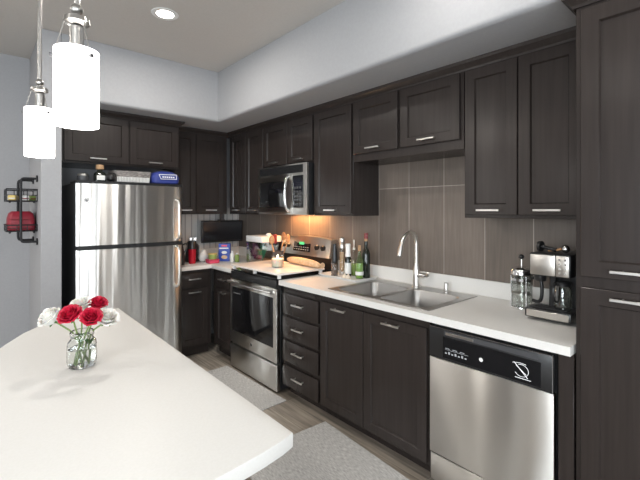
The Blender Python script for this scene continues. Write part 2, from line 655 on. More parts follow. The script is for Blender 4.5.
# wall cabinets, right wall (local x runs towards the camera)
c = cabinet('wall_cabinet', 'tall two-door dark wall cabinet in the corner, left of the microwave', 'cabinet', (UP, 4.036, 0), RZ, 4.036 - 3.318, .326, UB, UZ, GU)
add_door(c, .045, .375, UB + .02, DT, UB + .045)
add_door(c, .381, .712, UB + .02, DT, UB + .045)
c = cabinet('wall_cabinet', 'short two-door dark wall cabinet directly above the microwave', 'cabinet', (UP, 3.316, 0), RZ, 3.316 - 2.552, .326, 1.878, UZ, GU)
add_door(c, .006, .395, 1.895, DT, 1.922)
add_door(c, .405, .758, 1.895, DT, 1.922)
c = cabinet('wall_cabinet', 'tall single-door dark wall cabinet right of the microwave', 'cabinet', (UP, 2.55, 0), RZ, 2.55 - 2.09, .326, UB, UZ, GU)
add_door(c, .02, .452, UB + .02, DT, UB + .045)
c = cabinet('wall_cabinet', 'short wide dark wall cabinet with two doors bridging over the sink', 'cabinet', (UP, 2.088, 0), RZ, 2.088 - 1.182, .326, 1.835, UZ, GU)
add_door(c, .014, .428, 1.893, DT, 1.922)
add_door(c, .454, .885, 1.893, DT, 1.922)
c = cabinet('wall_cabinet', 'tall two-door dark wall cabinet above the coffee machine, beside the pantry', 'cabinet', (UP, 1.18, 0), RZ, 1.18 - .52, .326, UB, UZ, GU)
add_door(c, .013, .308, UB + .02, DT, UB + .045)
add_door(c, .314, .609, UB + .02, DT, UB + .045)
# back wall
c = cabinet('wall_cabinet', 'tall two-door dark wall cabinet above the small television, right of the fridge', 'cabinet', (1.537, 4.038, 0), 0, 2.157 - 1.537, .32, UB, UZ, GU)
add_door(c, .006, .243, UB + .02, DT, UB + .045)
add_door(c, .25, .565, UB + .02, DT, UB + .045)
c = cabinet('wall_cabinet', 'short deep two-door dark wall cabinet above the fridge', 'cabinet', (.512, 3.822, 0), 0, 1.52 - .512, .53, 1.868, UZ, GU)
add_door(c, .04, .537, 1.885, DT, 1.915)
add_door(c, .548, .99, 1.885, DT, 1.915)

# base cabinets
c = cabinet('base_cabinet', 'narrow dark base cabinet with drawer and door, between fridge and corner', 'cabinet', (1.437, 3.758, 0), 0, .393, .595, .1, .874, GB, 1)
add_drawer(c, 0.045, .351, .705, .842)
add_door(c, .045, .351, .125, .685, .655)
c = cabinet('base_cabinet', 'narrow dark base cabinet with drawer and door, left of the range', 'cabinet', (BA, 3.775, 0), RZ, 3.775 - 3.338, .64, .1, .874, GB, 1)
add_drawer(c, .08, .43, .705, .842)
add_door(c, .08, .43, .125, .685, .655)
c = cabinet('drawer_cabinet', 'dark base cabinet with a stack of four drawers, right of the range', 'cabinet', (BA, 2.55, 0), RZ, 2.55 - 2.097, .64, .08, .874, GB, 1)
for z0, z1 in ((.655, .815), (.468, .632), (.285, .445), (.092, .252)):
    add_drawer(c, .015, .44, z0, z1)
MB().box(.02, .40, .008, .03, .832, .848, .002).build('pullout_board', 'wood', c)
c = cabinet('sink_cabinet', 'wide dark base cabinet with two framed doors under the sink', 'cabinet', (BA, 2.095, 0), RZ, 2.095 - 1.20, .64, .08, .70, GB, 1)
# front apron behind the sink so that the basins fit
MB().box(.001, .894, .0215, .034, .70, .874, .001).build('apron', 'wood', c)
add_door(c, .012, .415, .095, .828, .80)
add_door(c, .422, .88, .095, .828, .80)
c = thing('end_panel', 'dark vertical filler panel between dishwasher and pantry', 'panel', (BA, .578, 0), RZ, None)
MB().box(0, .058, .012, .64, 0, .874, .002).build('end_panel_board', 'wood', c)

c = cabinet('pantry_cabinet', 'floor-to-soffit dark pantry cabinet with two stacked doors at the right edge', 'cabinet', (BA, .516, 0), RZ, .95, .65, .1, UZ, None, 1)
add_door(c, .022, .50, 1.205, 2.28, 1.236, .255, .26, stile=.062)
add_door(c, .022, .50, .115, 1.16, 1.13, .255, .26, stile=.062)
add_door(c, .508, .94, 1.205, 2.28, 1.236, .7, .26, stile=.062)
add_door(c, .508, .94, .115, 1.16, 1.13, .7, .26, stile=.062)


# crown mouldings along the cabinet tops
def crown(name, path, z0=2.290, z1=2.3445):
    """path of (x, y) at the cabinet face, outward normal to the left of travel"""
    prof = [(-.004, z0), (.010, z0), (.013, z0 + .012), (.026, z0 + .026), (.040, z0 + .036), (.044, z1), (-.004, z1)]
    n = len(path)
    loops = []
    for i in range(n):
        p = Vector(path[i])
        ns = []
        if i > 0:
            d = (p - Vector(path[i - 1])).normalized()
            ns.append(Vector((-d.y, d.x)))
        if i < n - 1:
            d = (Vector(path[i + 1]) - p).normalized()
            ns.append(Vector((-d.y, d.x)))
        m = ns[0] if len(ns) == 1 else (ns[0] + ns[1]) / (1 + ns[0].dot(ns[1]))
        loops.append([(p.x + m.x * o, p.y + m.y * o, z) for o, z in prof])
    struct(MB().loft(loops, True, True).build(name, 'wood', angle=25))


fx = UP + .0215
crown('trim_1', [(fx, .50), (fx, 4.038 + .0215), (1.60, 4.038 + .0215)])
crown('trim_2', [(1.52, 4.058), (1.52, 3.822 + .0215), (.515, 3.822 + .0215)])
crown('trim_3', [(BA + .0215, -.43), (BA + .0215, .516), (UP - .03, .516)], 2.296, 2.3445)

# ------------------------------------------------------------------ worktops
ct = thing('countertop', 'long white countertop holding the sink, from range to pantry', 'countertop', (1.81, .522, .876))
A = (1.81, .522, .876)
m = MB()
m.box(1.81, XR - .01, 2.035, 2.553, .876, .914).box(1.81, XR - .01, .522, 1.23, .876, .914)
m.box(1.81, 1.875, 1.23, 2.035, .876, .914).box(2.425, XR - .01, 1.23, 2.035, .876, .914)
bmesh.ops.remove_doubles(m.bm, verts=m.bm.verts, dist=1e-5)
m.build('slab', 'quartz', ct, off=A)
MB().box(2.468, XR - .0085, .5225, 2.553, .9142, 1.018, .002).build('upstand', 'quartz', ct, off=A)
ct = thing('countertop', 'white L-shaped countertop in the far corner, between fridge and range', 'countertop', (1.81, 3.74, .876))
A = (1.81, 3.74, .876)
MB().prism([(1.81, 3.337), (XR - .01, 3.337), (XR - .01, YB - .01), (1.436, YB - .01), (1.436, 3.735), (1.81, 3.735)], .876, .914, .002).build('slab', 'quartz', ct, off=A)
MB().box(2.468, XR - .0085, 3.337, YB - .03, .9142, 1.018, .002).box(1.436, XR - .0085, YB - .028, YB - .0085, .9142, 1.018, .002).build('upstand', 'quartz', ct, off=A)

# island
isl = thing('kitchen_island', 'large white-topped kitchen island with bowed ends in the foreground', 'island', (.2, 1.5, 0))
arc_far = [(.612, 2.43), (.50, 2.428), (.40, 2.41), (.32, 2.375), (.2415, 2.317), (.165, 2.22), (.092, 2.078), (.03, 1.93), (-.02, 1.78), (-.07, 1.6), (-.11, 1.4)]
near = [(-.12, 1.2), (-.11, .98), (-.04, .83), (.08, .76), (.2, .745), (.32, .748), (.42, .755), (.50, .762), (.56, .771), (.598, .782)]
MB().prism((arc_far + near)[::-1], .876, .914, .003).build('slab', 'quartz', isl, off=(.2, 1.5, 0))
MB().box(.06, .50, 1.0, 2.05, .1, .8755, .002).box(.1, .45, 1.05, 2.0, 0, .101).build('base', 'wall_paint', isl, off=(.2, 1.5, 0))

# ------------------------------------------------------------------ sink and faucet
sk = thing('kitchen_sink', 'stainless double-bowl drop-in sink set in the long countertop', 'sink', (2.15, 1.63, .914))
A = (2.15, 1.63, .914)
x0, x1, y0, y1 = 1.868, 2.432, 1.224, 2.041
bx0, bx1 = 1.905, 2.315
m = MB()
zt0, zt1 = .9145, .9185
m.box(x0, bx0, y0, y1, zt0, zt1, .0015).box(bx1, x1, y0, y1, zt0, zt1, .0015)
for a, b_ in ((y0, 1.262), (1.622, 1.645), (2.003, y1)):
    m.box(bx0 - .001, bx1 + .001, a, b_, zt0, zt1)
m.build('rim', 'sink_steel', sk, off=A)
for yy0, yy1 in ((1.26, 1.624), (1.643, 2.005)):
    lp = []
    for i, z, rr in ((-.004, zt1 - .0005, .004), (.004, zt1 - .0005, .05), (.007, zt1 - .006, .05), (.014, .80, .05), (.022, .755, .055), (.05, .735, .06), (.13, .731, .04)):
        lp.append([(x, y, z) for x, y in rrect(bx0 + i, bx1 - i, yy0 + i, yy1 - i, rr)])
    bs = MB().loft(lp, False, True).build('basin', 'sink_steel', sk, off=A)
    cx, cy = (bx0 + bx1) / 2, (yy0 + yy1) / 2
    MB().lathe([(0, .733), (.03, .733), (.042, .7335), (.045, .7315)], (cx, cy, 0)).build('drain', 'dark_grey_metal', bs, off=A)
A = (2.385, 1.66, .9185)
fa = thing('faucet', 'tall brushed-metal gooseneck faucet behind the sink', 'faucet', A)
m = MB().lathe([(0, 0), (.031, 0), (.031, .006), (.026, .01), (.0235, .06), (.023, .12), (.0175, .15), (.0145, .17), (0, .17)])
m.build('body', 'nickel', fa)
MB().tube([(0, 0, .165), (0, 0, .30), (-.005, 0, .35), (-.035, 0, .385), (-.085, 0, .395), (-.135, 0, .375), (-.165, 0, .335), (-.178, 0, .30)], .0138, 14, 2).build('spout', 'nickel', fa)
sp_ = MB().tube([(-.177, 0, .304), (-.186, 0, .275), (-.198, 0, .235)], .015, 14, 1, radii=[.0145, .017, .0155]).build('spray_head', 'nickel', fa)
MB().cyl((-.197, 0, .237), (-.1985, 0, .2315), .0125).build('nozzle', 'black_plastic', sp_)
m = MB().cyl((0, -.018, .085), (0, -.07, .087), .019)
m.tube([(0, -.062, .09), (-.01, -.105, .096), (-.045, -.125, .118)], .006, 10, 1, radii=[.014, .011, .008])
m.build('lever', 'nickel', fa)
A = (2.39, 1.425, .9185)
so = thing('soap_dispenser', 'short brushed-metal soap pump stub right of the faucet', 'soap dispenser', A)
MB().lathe([(0, 0), (.021, 0), (.021, .004), (.016, .008), (.0155, .05), (.014, .055), (0, .055)]).build('body', 'nickel', so)
MB().lathe([(0, .0555), (.0125, .0555), (.0125, .062), (0, .064)]).build('pump_top', 'nickel', so)

# ------------------------------------------------------------------ dishwasher
dw = thing('dishwasher', 'stainless dishwasher with black control strip, under the countertop right of the sink', 'dishwasher', (BA, 1.192, 0), RZ)
W = .606
MB().box(.004, W - .004, .03, .58, .02, .868).build('tub', 'dark_grey_metal', dw)
fr = MB().box(.003, W - .003, -.006, .03, .185, .692, .004, 2).build('door', 'flat_steel', dw)
cp = MB().box(.003, W - .003, -.010, .03, .694, .858, .006, 2)
cpo = cp.build('control_panel', 'black_plastic', dw)
MB().box(.09, .545, -.0105, .0, .822, .846, .001).build('grip_recess', 'dark_grey_metal', cpo)
MB().box(.010, W - .006, -.0112, -.0095, .8535, .8563).box(W - .0075, W - .0035, -.0112, .01, .695, .857).build('edge_trim', 'chrome', cpo)
MB().box(.10, .25, -.0118, -.0100, .826, .840, .0005).build('grip_highlight', 'nickel', cpo)
MB().box(.085, .555, -.0112, -.0098, .706, .815, .0005).build('inner_plate', 'black_gloss', cpo)
m = MB()
for k in range(7):
    m.box(.098 + k * .018, .108 + k * .018, -.0118, -.0105, .730, .7365 + .006 * (k % 2))
for k in range(3):
    m.box(.100 + k * .04, .125 + k * .04, -.0118, -.0105, .7565, .7595)
m.box(.10, .225, -.0118, -.0105, .7505, .752)
m.build('button_marks', 'grey_ink', cpo)
MB().cyl((.29, -.0095, .752), (.29, -.0128, .752), .0095).build('status_button', 'white_plastic', cpo)
m = MB()
m.tube([(.475 + .030 * cos(t), -.0116, .757 + .027 * sin(t)) for t in [radians(a) for a in range(-150, 130, 14)]], .0013, 6)
m.tube([(.443, -.0116, .789), (.502, -.0116, .728)], .0018, 6)
m.tube([(.452, -.0116, .776), (.496, -.0116, .742)], .0015, 6)
m.tube([(.437, -.0116, .784), (.47, -.0116, .790), (.495, -.0116, .787)], .0014, 6)
m.box(.447, .515, -.0118, -.0105, .7205, .7235)
m.build('logo_marks', 'white_ink', cpo)
MB().box(.005, W - .005, .0, .03, .035, .178, .003, 2).build('access_panel', 'flat_steel', dw)
MB().box(.008, W - .008, .06, .1, 0, .03).build('toe_plate', 'black_plastic', dw)

# ------------------------------------------------------------------ range
rg = thing('range', 'freestanding stainless electric range under the microwave', 'range', (1.80, 3.328, 0), RZ)
W = .757
MB().box(.002, W - .002, .04, .665, .02, .905, .003).build('body', 'black_plastic', rg)
od = MB().box(.003, W - .003, .0, .042, .243, .835, .008, 2).build('oven_door', 'flat_steel', rg)
MB().box(.045, W - .045, -.003, .006, .36, .765, .004, 2).build('oven_window', 'black_gloss', od)
m = MB().tube([(.02, -.035, .812), (W / 2, -.05, .812), (W - .02, -.035, .812)], .0, 12, 3, radii=[.011, .011, .011])
for xx in (.04, W - .04):
    m.box(xx - .012, xx + .012, -.037, .002, .80, .824, .003)
m.build('handle', 'nickel', od)
m = MB().cyl((W / 2, .001, .302), (W / 2, -.002, .302), .014)
m.build('emblem', 'chrome', od)
MB().box(.003, W - .003, .004, .042, .018, .224, .006, 2).build('storage_drawer', 'flat_steel', rg)
m = MB().box(.0, W, .012, .66, .906, .92, .004, 2)
ck = m.build('cooktop', 'black_gloss', rg)
MB().box(.01, W - .01, .006, .014, .845, .903, .002).build('vent_strip', 'black_plastic', rg)
for px_, py_, rr in ((.2, .19, .095), (.56, .19, .075), (.2, .46, .075), (.56, .46, .095)):
    MB().tube([(px_ + rr * cos(2 * pi * k / 32), py_ + rr * sin(2 * pi * k / 32), .9202) for k in range(33)], .0012, 6).build('burner_ring', 'grey_ink', ck)
# backguard: slanted panel with an arched top
MB().box(.002, W - .002, .60, .67, .9205, 1.05, .003).build('backguard_base', 'black_plastic', rg)
lo, hi = [], []
m = MB()
fl, bl = [], []
N = 16
for k in range(N + 1):
    t = k / N
    x = .006 + t * (W - .012)
    top = 1.198 + .022 * (1 - (2 * t - 1) ** 2)
    fl.append([(x, .578, 1.035 - .012 * (1 - (2 * t - 1) ** 2) * 0), (x, .606, top), (x, .67, top), (x, .67, 1.035)])
cp = MB().loft(fl, True, True).build('control_panel', 'warm_steel', rg)


def onpanel(z, o=.0):   # y of the slanted face at height z
    return .578 + (z - 1.035) / (1.2 - 1.035) * .028 - o


def slant(m, x0_, x1_, z0_, z1_, o):
    m.loft([[(x0_, onpanel(z0_, o), z0_), (x1_, onpanel(z0_, o), z0_), (x1_, onpanel(z1_, o), z1_), (x0_, onpanel(z1_, o), z1_)],
            [(x0_, onpanel(z0_, -.002), z0_), (x1_, onpanel(z0_, -.002), z0_), (x1_, onpanel(z1_, -.002), z1_), (x0_, onpanel(z1_, -.002), z1_)]])
    return m


dsp = slant(MB(), .215, .475, 1.07, 1.175, .002).build('display', 'black_gloss', cp)
slant(MB(), .30, .375, 1.135, 1.16, .003).build('clock', 'clock_digits', dsp)
m = MB()
for k in range(7):
    slant(m, .228 + k * .034, .246 + k * .034, 1.085, 1.092, .003)
    slant(m, .228 + k * .034, .246 + k * .034, 1.108, 1.113, .003)
m.build('button_marks', 'grey_ink', dsp)
for xx in (.07, .135, .575, .66):
    z = 1.122
    y = onpanel(z)
    MB().cyl((xx, y + .002, z), (xx, y - .022, z - .004), .025, .021, 20).box(xx - .004, xx + .004, y - .03, y - .018, z - .024, z + .016).build('knob', 'black_plastic', cp)

# ------------------------------------------------------------------ microwave
mw = thing('microwave', 'stainless over-the-range microwave under the short wall cabinet', 'microwave', (2.09, 3.288, 1.43), RZ)
W, H = .745, .445
MB().box(.002, W - .002, .022, .385, .0, H, .003).build('body', 'black_plastic', mw)
face = MB().box(0, W, 0, .024, 0, H, .004, 2).build('front_frame', 'flat_steel', mw)
m = MB().box(.03, W - .05, -.002, .004, .365, .432, .001)
vg = m.build('vent_grille', 'black_plastic', face)
m = MB()
for k in range(4):
    m.box(.035, W - .055, -.004, -.001, .374 + k * .014, .378 + k * .014)
m.build('vent_slats', 'black_plastic', vg)
dr = MB().loft([[(x, y, z) for x, z in ((0.012, .02), (.55, .02), (.55, .35), (.012, .35))] for y in (.002, -.01)]).build('door', 'flat_steel', mw)
MB().box(.045, .455, -.014, -.004, .065, .30, .008, 2).build('door_window', 'black_gloss', dr)
m = MB().tube([(.505, -.012, .03), (.505, -.045, .06), (.505, -.058, .18), (.505, -.045, .31), (.505, -.012, .34)], .011, 12, 2)
m.build('handle', 'chrome', dr)
cp = MB().box(.558, .70, -.006, .002, .06, .34, .002).build('control_panel', 'black_gloss', mw)
m = MB()
for r_ in range(5):
    for q in range(3):
        m.box(.575 + q * .038, .602 + q * .038, -.0085, -.005, .08 + r_ * .036, .10 + r_ * .036, .001)
m.build('buttons', 'dark_grey_metal', cp)
MB().box(.575, .68, -.0085, -.005, .285, .325).build('display', 'screen', cp)
lp = MB().box(.14, .60, .28, .36, -.004, .001, .001)
lp.build('cooktop_lamp', 'lamp_strip', mw)
area('cooktop_lamp_light', (2.40, 3.0, 1.42), (0, 0, 0), .08, .5, 3.6, (1.0, .45, .16))

# ------------------------------------------------------------------ fridge
fx0, fx1, fy = .592, 1.432, 3.52
fg = thing('refrigerator', 'stainless top-freezer refrigerator beside the partition wall', 'refrigerator', (fx0, fy, 0))
W = fx1 - fx0
MB().box(.004, W - .004, .085, .80, .03, 1.69, .004).build('body', 'dark_grey_metal', fg)
MB().box(.01, W - .01, .03, .7, 0, .08).build('toe_grille', 'black_plastic', fg)


def bowed(x0_, x1_, z0_, z1_, bul=.024, dep=.075, rr=.02):
    N = 20
    lo_ = []
    for z in (z0_, z1_):
        l = []
        for k in range(N + 1):
            t = k / N
            u = 2 * t - 1
            e = max(0, abs(u) - .9) / .1
            l.append((x0_ + t * (x1_ - x0_), bul * u * u + rr * e * e, z))
        l += [(x1_, dep, z), (x0_, dep, z)]
        lo_.append(l)
    return MB().loft(lo_)


fz = bowed(.0, W, 1.188, 1.682).build('freezer_door', 'steel', fg, angle=30)
fd = bowed(.0, W, .09, 1.152).build('fridge_door', 'steel', fg, angle=30)
MB().box(.004, W - .004, .02, .086, 1.153, 1.187).build('door_gasket', 'black_plastic', fg)
MB().box(.0, W, .03, .30, 1.691, 1.705, .003).box(.0, W, .03, .085, 1.683, 1.692).build('top_cap', 'black_plastic', fg)
MB().cyl((.068, .03, 1.545), (.068, .013, 1.545), .012).tube([(.068 + .019 * cos(2 * pi * k / 24), .0135, 1.545 + .019 * sin(2 * pi * k / 24)) for k in range(25)], .0035, 8).build('emblem', 'chrome', fz)


def fhandle(z0_, z1_, par):
    x = W - .052
    m = MB().tube([(x, .03, z0_), (x, -.03, z0_ + .02), (x, -.038, z0_ + .06), (x, -.038, z1_ - .06), (x, -.03, z1_ - .02), (x, .03, z1_)], .012, 12, 2)
    return m.build('handle', 'nickel', par)


fhandle(1.195, 1.565, fz)
fhandle(.775, 1.15, fd)

ZT = 1.706
o = thing('lidded_tin', 'small round dark tin at the left end of the fridge top', 'tin', (.665, 3.70, ZT))
MB().lathe([(0, 0), (.038, 0), (.042, .015), (.042, .045), (0, .045)]).build('tin_body', 'dark_grey_metal', o)
MB().lathe([(0, .0455), (.0425, .0455), (.04, .06), (.012, .068), (0, .068)]).build('lid', 'nickel', o)
o = thing('decanter_bottle', 'small square glass bottle with a cork stopper on the fridge', 'bottle', (.78, 3.66, ZT))
MB().loft([[(x, y, z) for x, y in rrect(-a, a, -a, a, .012)] for z, a in ((0, .04), (.055, .042), (.075, .035), (.085, .02), (.098, .018))]).build('glass', 'dark_glass', o)
MB().box(-.03, .03, -.0435, -.042, .012, .05).build('label_patch', 'label_white', o)
MB().lathe([(0, .0985), (.016, .0985), (.03, .105), (.03, .135), (.026, .14), (0, .14)]).build('stopper', 'cork', o)
o = thing('dark_pouch', 'small slumped black pouch beside the cork-stoppered bottle', 'pouch', (.845, 3.60, ZT))
MB().ball((0, 0, .037), .045, .8, 1, .8).ball((.028, 0, .052), .025, .7, 1, 1).build('pouch_body', 'black_plastic', o)
o = thing('storage_basket', 'grey woven basket with a white front edge on the fridge', 'basket', (1.03, 3.72, ZT))
MB().loft([[(x, y, z) for x, y in rrect(-a, a, -b_, b_, .03)] for z, a, b_ in ((0, .14, .1), (.10, .155, .115), (.10, .147, .107), (.008, .13, .09))]).build('basket_body', 'wicker', o)
m = MB()
for k in range(22):
    m.box(-.13 + k * .012, -.123 + k * .012, -.116, -.098, .006, .048)
m.build('white_trim', 'label_white', o)
MB().box(-.13, .13, -.09, .09, .012, .085, .02, 2).build('folded_cloth', 'wicker', o)
o = thing('cooler_bag', 'blue soft-sided cooler bag at the right end of the fridge top', 'bag', (1.305, 3.68, ZT))
lp = []
for z, a, b_ in ((0, .105, .09), (.01, .118, .1), (.06, .125, .105), (.09, .11, .095), (.112, .07, .07), (.118, .03, .04)):
    lp.append([(x, y, z) for x, y in rrect(-a, a, -b_, b_, min(a, b_) * .45)])
MB().loft(lp).build('bag_body', 'blue_fabric', o)
m = MB()
q = [(-.07, .082), (.085, .086), (.085, .046), (-.055, .042)]
yy = lambda z: -.1065 + (0 if z < .06 else (z - .06) * .33)
for (ax, az), (cx_, cz) in zip(q, q[1:] + q[:1]):
    m.tube([(ax, yy(az) - .001, az), (cx_, yy(cz) - .001, cz)], .003, 6)
for k in range(6):
    m.box(-.042 + k * .019, -.03 + k * .019, -.1065, -.102, .055, .068)
m.build('emblem_outline', 'white_ink', o)
MB().tube([(-.08, 0, .10), (-.05, 0, .125), (.05, 0, .125), (.08, 0, .10)], .007, 8, 2).build('carry_handle', 'black_plastic', o)

# ------------------------------------------------------------------ pendants and recessed lights
pd = thing('pendant_lamp', 'larger-looking nearer pendant lamp with white glass cylinder shade', 'lamp', (.194, 1.155, ZC), 0, 'pendant lamps over the island')
b0 = 1.684 - ZC
SH = .19
MB().lathe([(0, -.001), (.06, -.001), (.06, -.012), (.05, -.022), (.012, -.03), (0, -.03)]).build('canopy', 'satin_nickel', pd)
t = b0 + SH
MB().cyl((0, 0, -.028), (0, 0, t + .09), .0075, n=12).build('rod', 'satin_nickel', pd)
MB().ball((0, 0, t + .105), .0145).lathe([(0, t + .083), (.028, t + .083), (.030, t + .071), (.02, t + .065), (0, t + .063)]).cyl((0, 0, t - .10), (0, 0, t + .06), .016).build('cap', 'satin_nickel', pd)
sh = MB().lathe([(.0485, b0), (.0500, b0), (.0503, b0 + SH * .5), (.0500, t), (.0485, t), (.0488, b0 + SH * .5), (.0485, b0)], n=48).build('shade', 'shade_glow', pd, angle=50)
for k in range(3):
    a = radians(-65 + 120 * k)
    MB().tube([(.027 * cos(a), .027 * sin(a), t + .07), (.0475 * cos(a), .0475 * sin(a), t - .01)], .0013, 6).build('wire', 'satin_nickel', pd)
    MB().cyl((.047 * cos(a), .047 * sin(a), t - .02), (.058 * cos(a), .058 * sin(a), t - .02), .005, n=10).build('screw', 'dark_grey_metal', sh)
MB().ball((0, 0, t - .13), .024, 1, 1, 1.3).build('bulb', 'shade_glow', pd)
p2 = copy_tree(pd)
p2.location = (.194, 1.915, ZC)
p2['label'] = 'smaller-looking farther pendant lamp, left one, with white cylinder shade'

dl = thing('ceiling_light', 'round recessed ceiling light glowing in front of the soffit', 'light', (.994, 2.763, ZC), 0, None)
MB().lathe([(.058, -.003), (.066, -.006), (.088, -.004), (.09, -.0005), (.058, -.0005)], n=40).build('trim_ring', 'white_plastic', dl)
MB().lathe([(0, -.002), (.058, -.002), (.058, -.0006), (0, -.0006)], n=40).build('lens', 'lens_glow', dl)
spots = [(.994, 2.763, 11), (1.4, .95, 4), (-1.3, 3.5, 7), (-1.3, 1.0, 3), (1.3, -.7, 4), (-1.3, -.8, 7), (.994, -2.4, 7), (-1.3, -2.4, 7), (-2.3, 3.13, 24)]  # first is the visible fixture; the others are added fill and reflection sources
for i, (x, y, pw) in enumerate(spots):
    if i:
        d2 = copy_tree(dl)
        d2.location = (x, y, ZC)
        d2['label'] = 'added round ceiling fill light, unseen, above the room'
        d2['group'] = 'added ceiling fill lights out of frame'
    area('recessed_and_fill_bulb', (x, y, ZC - .012), (0, 0, 0), .11, .11, pw, (1.0, .95, .88), 'DISK')

# ------------------------------------------------------------------ rugs
rgs = 'grey woven floor mats'
o = thing('floor_mat', 'grey woven floor mat in front of the range', 'rug', (1.46, 2.885, 0), radians(1), rgs)
MB().box(-.33, .33, -.455, .455, .0005, .009, .003).build('mat_body', 'rug_weave', o)
o = thing('floor_mat', 'larger grey woven floor mat in front of the sink cabinet', 'rug', (1.44, 1.42, 0), radians(-4), rgs)
MB().box(-.34, .34, -.62, .62, .0005, .009, .003).build('mat_body', 'rug_weave', o)

# ------------------------------------------------------------------ flowers on the island
FW, RT = Vector((sin(TH), cos(TH))), Vector((cos(TH), -sin(TH)))


def at(u, v, Z):
    p = FW * Z + RT * ((u - 320) * Z / 392)
    return Vector((p.x, p.y, 1.471 + (210 - v) * Z / 392))


JX, JY, JZ = .287, 1.612, .9143
o = thing('glass_jar', 'clear glass jar of water holding the roses on the island', 'jar', (JX, JY, JZ))
out = [(.0, .0), (.036, .0), (.044, .005), (.047, .02), (.047, .075), (.044, .09), (.036, .1), (.035, .108), (.038, .112), (.038, .124), (.036, .126)]
inn = [(.0335, .124), (.0335, .112), (.032, .1), (.041, .088), (.0435, .075), (.0435, .02), (.04, .009), (.0, .008)]
MB().lathe(out + inn, n=40).build('jar_body', 'jar_glass', o, angle=60)
MB().lathe([(0, .0085), (.0395, .0095), (.0432, .02), (.0432, .066), (0, .066)], n=40).build('water', 'jar_water', o, angle=60)
rng = random.Random(4)


def bloom_mesh(R, rg_):
    b = bmesh.new()
    rings = [(3, .20, 1.28, .95), (4, .38, 1.30, 1.0), (5, .58, 1.24, 1.05), (5, .78, 1.12, 1.1), (6, .93, .9, 1.0)]
    for ri, (n, rad, h, wd) in enumerate(rings):
        for k in range(n):
            a0 = 2 * pi * k / n + ri * .7 + rg_.uniform(-.15, .15)
            hw = pi / n * 1.35 * wd
            NU, NV = 7, 6
            grid = []
            hh = h * rg_.uniform(.92, 1.06)
            for j in range(NV + 1):
                v = j / NV
                row = []
                for i in range(NU + 1):
                    u = 2 * i / NU - 1
                    wv = sqrt(max(0.02, sin(pi * min(1, .25 + v * .62))))
                    ang = a0 + u * hw * wv
                    rr = R * rad * (.28 + .72 * sin(min(1, v * 1.15) * pi / 2) ** .8)
                    curl = max(0, v - .72) / .28
                    rr += R * (.04 + .2 * ri / 4) * curl ** 2 * (1 + .3 * u * u)
                    z = R * (-.62 + 1.2 * hh * v * (1 - .10 * u * u) - .24 * curl ** 2 * ri / 4)
                    rr += R * .025 * sin(5 * u + ri + k)
                    row.append(b.verts.new((rr * cos(ang), rr * sin(ang), z)))
                grid.append(row)
            for j in range(NV):
                for i in range(NU):
                    b.faces.new((grid[j][i], grid[j][i + 1], grid[j + 1][i + 1], grid[j + 1][i]))
    bmesh.ops.recalc_face_normals(b, faces=b.faces)
    m = MB()
    m._merge(b)
    m.ball((0, 0, R * .25), R * .2, 1, 1, 1.9, 12)
    return m


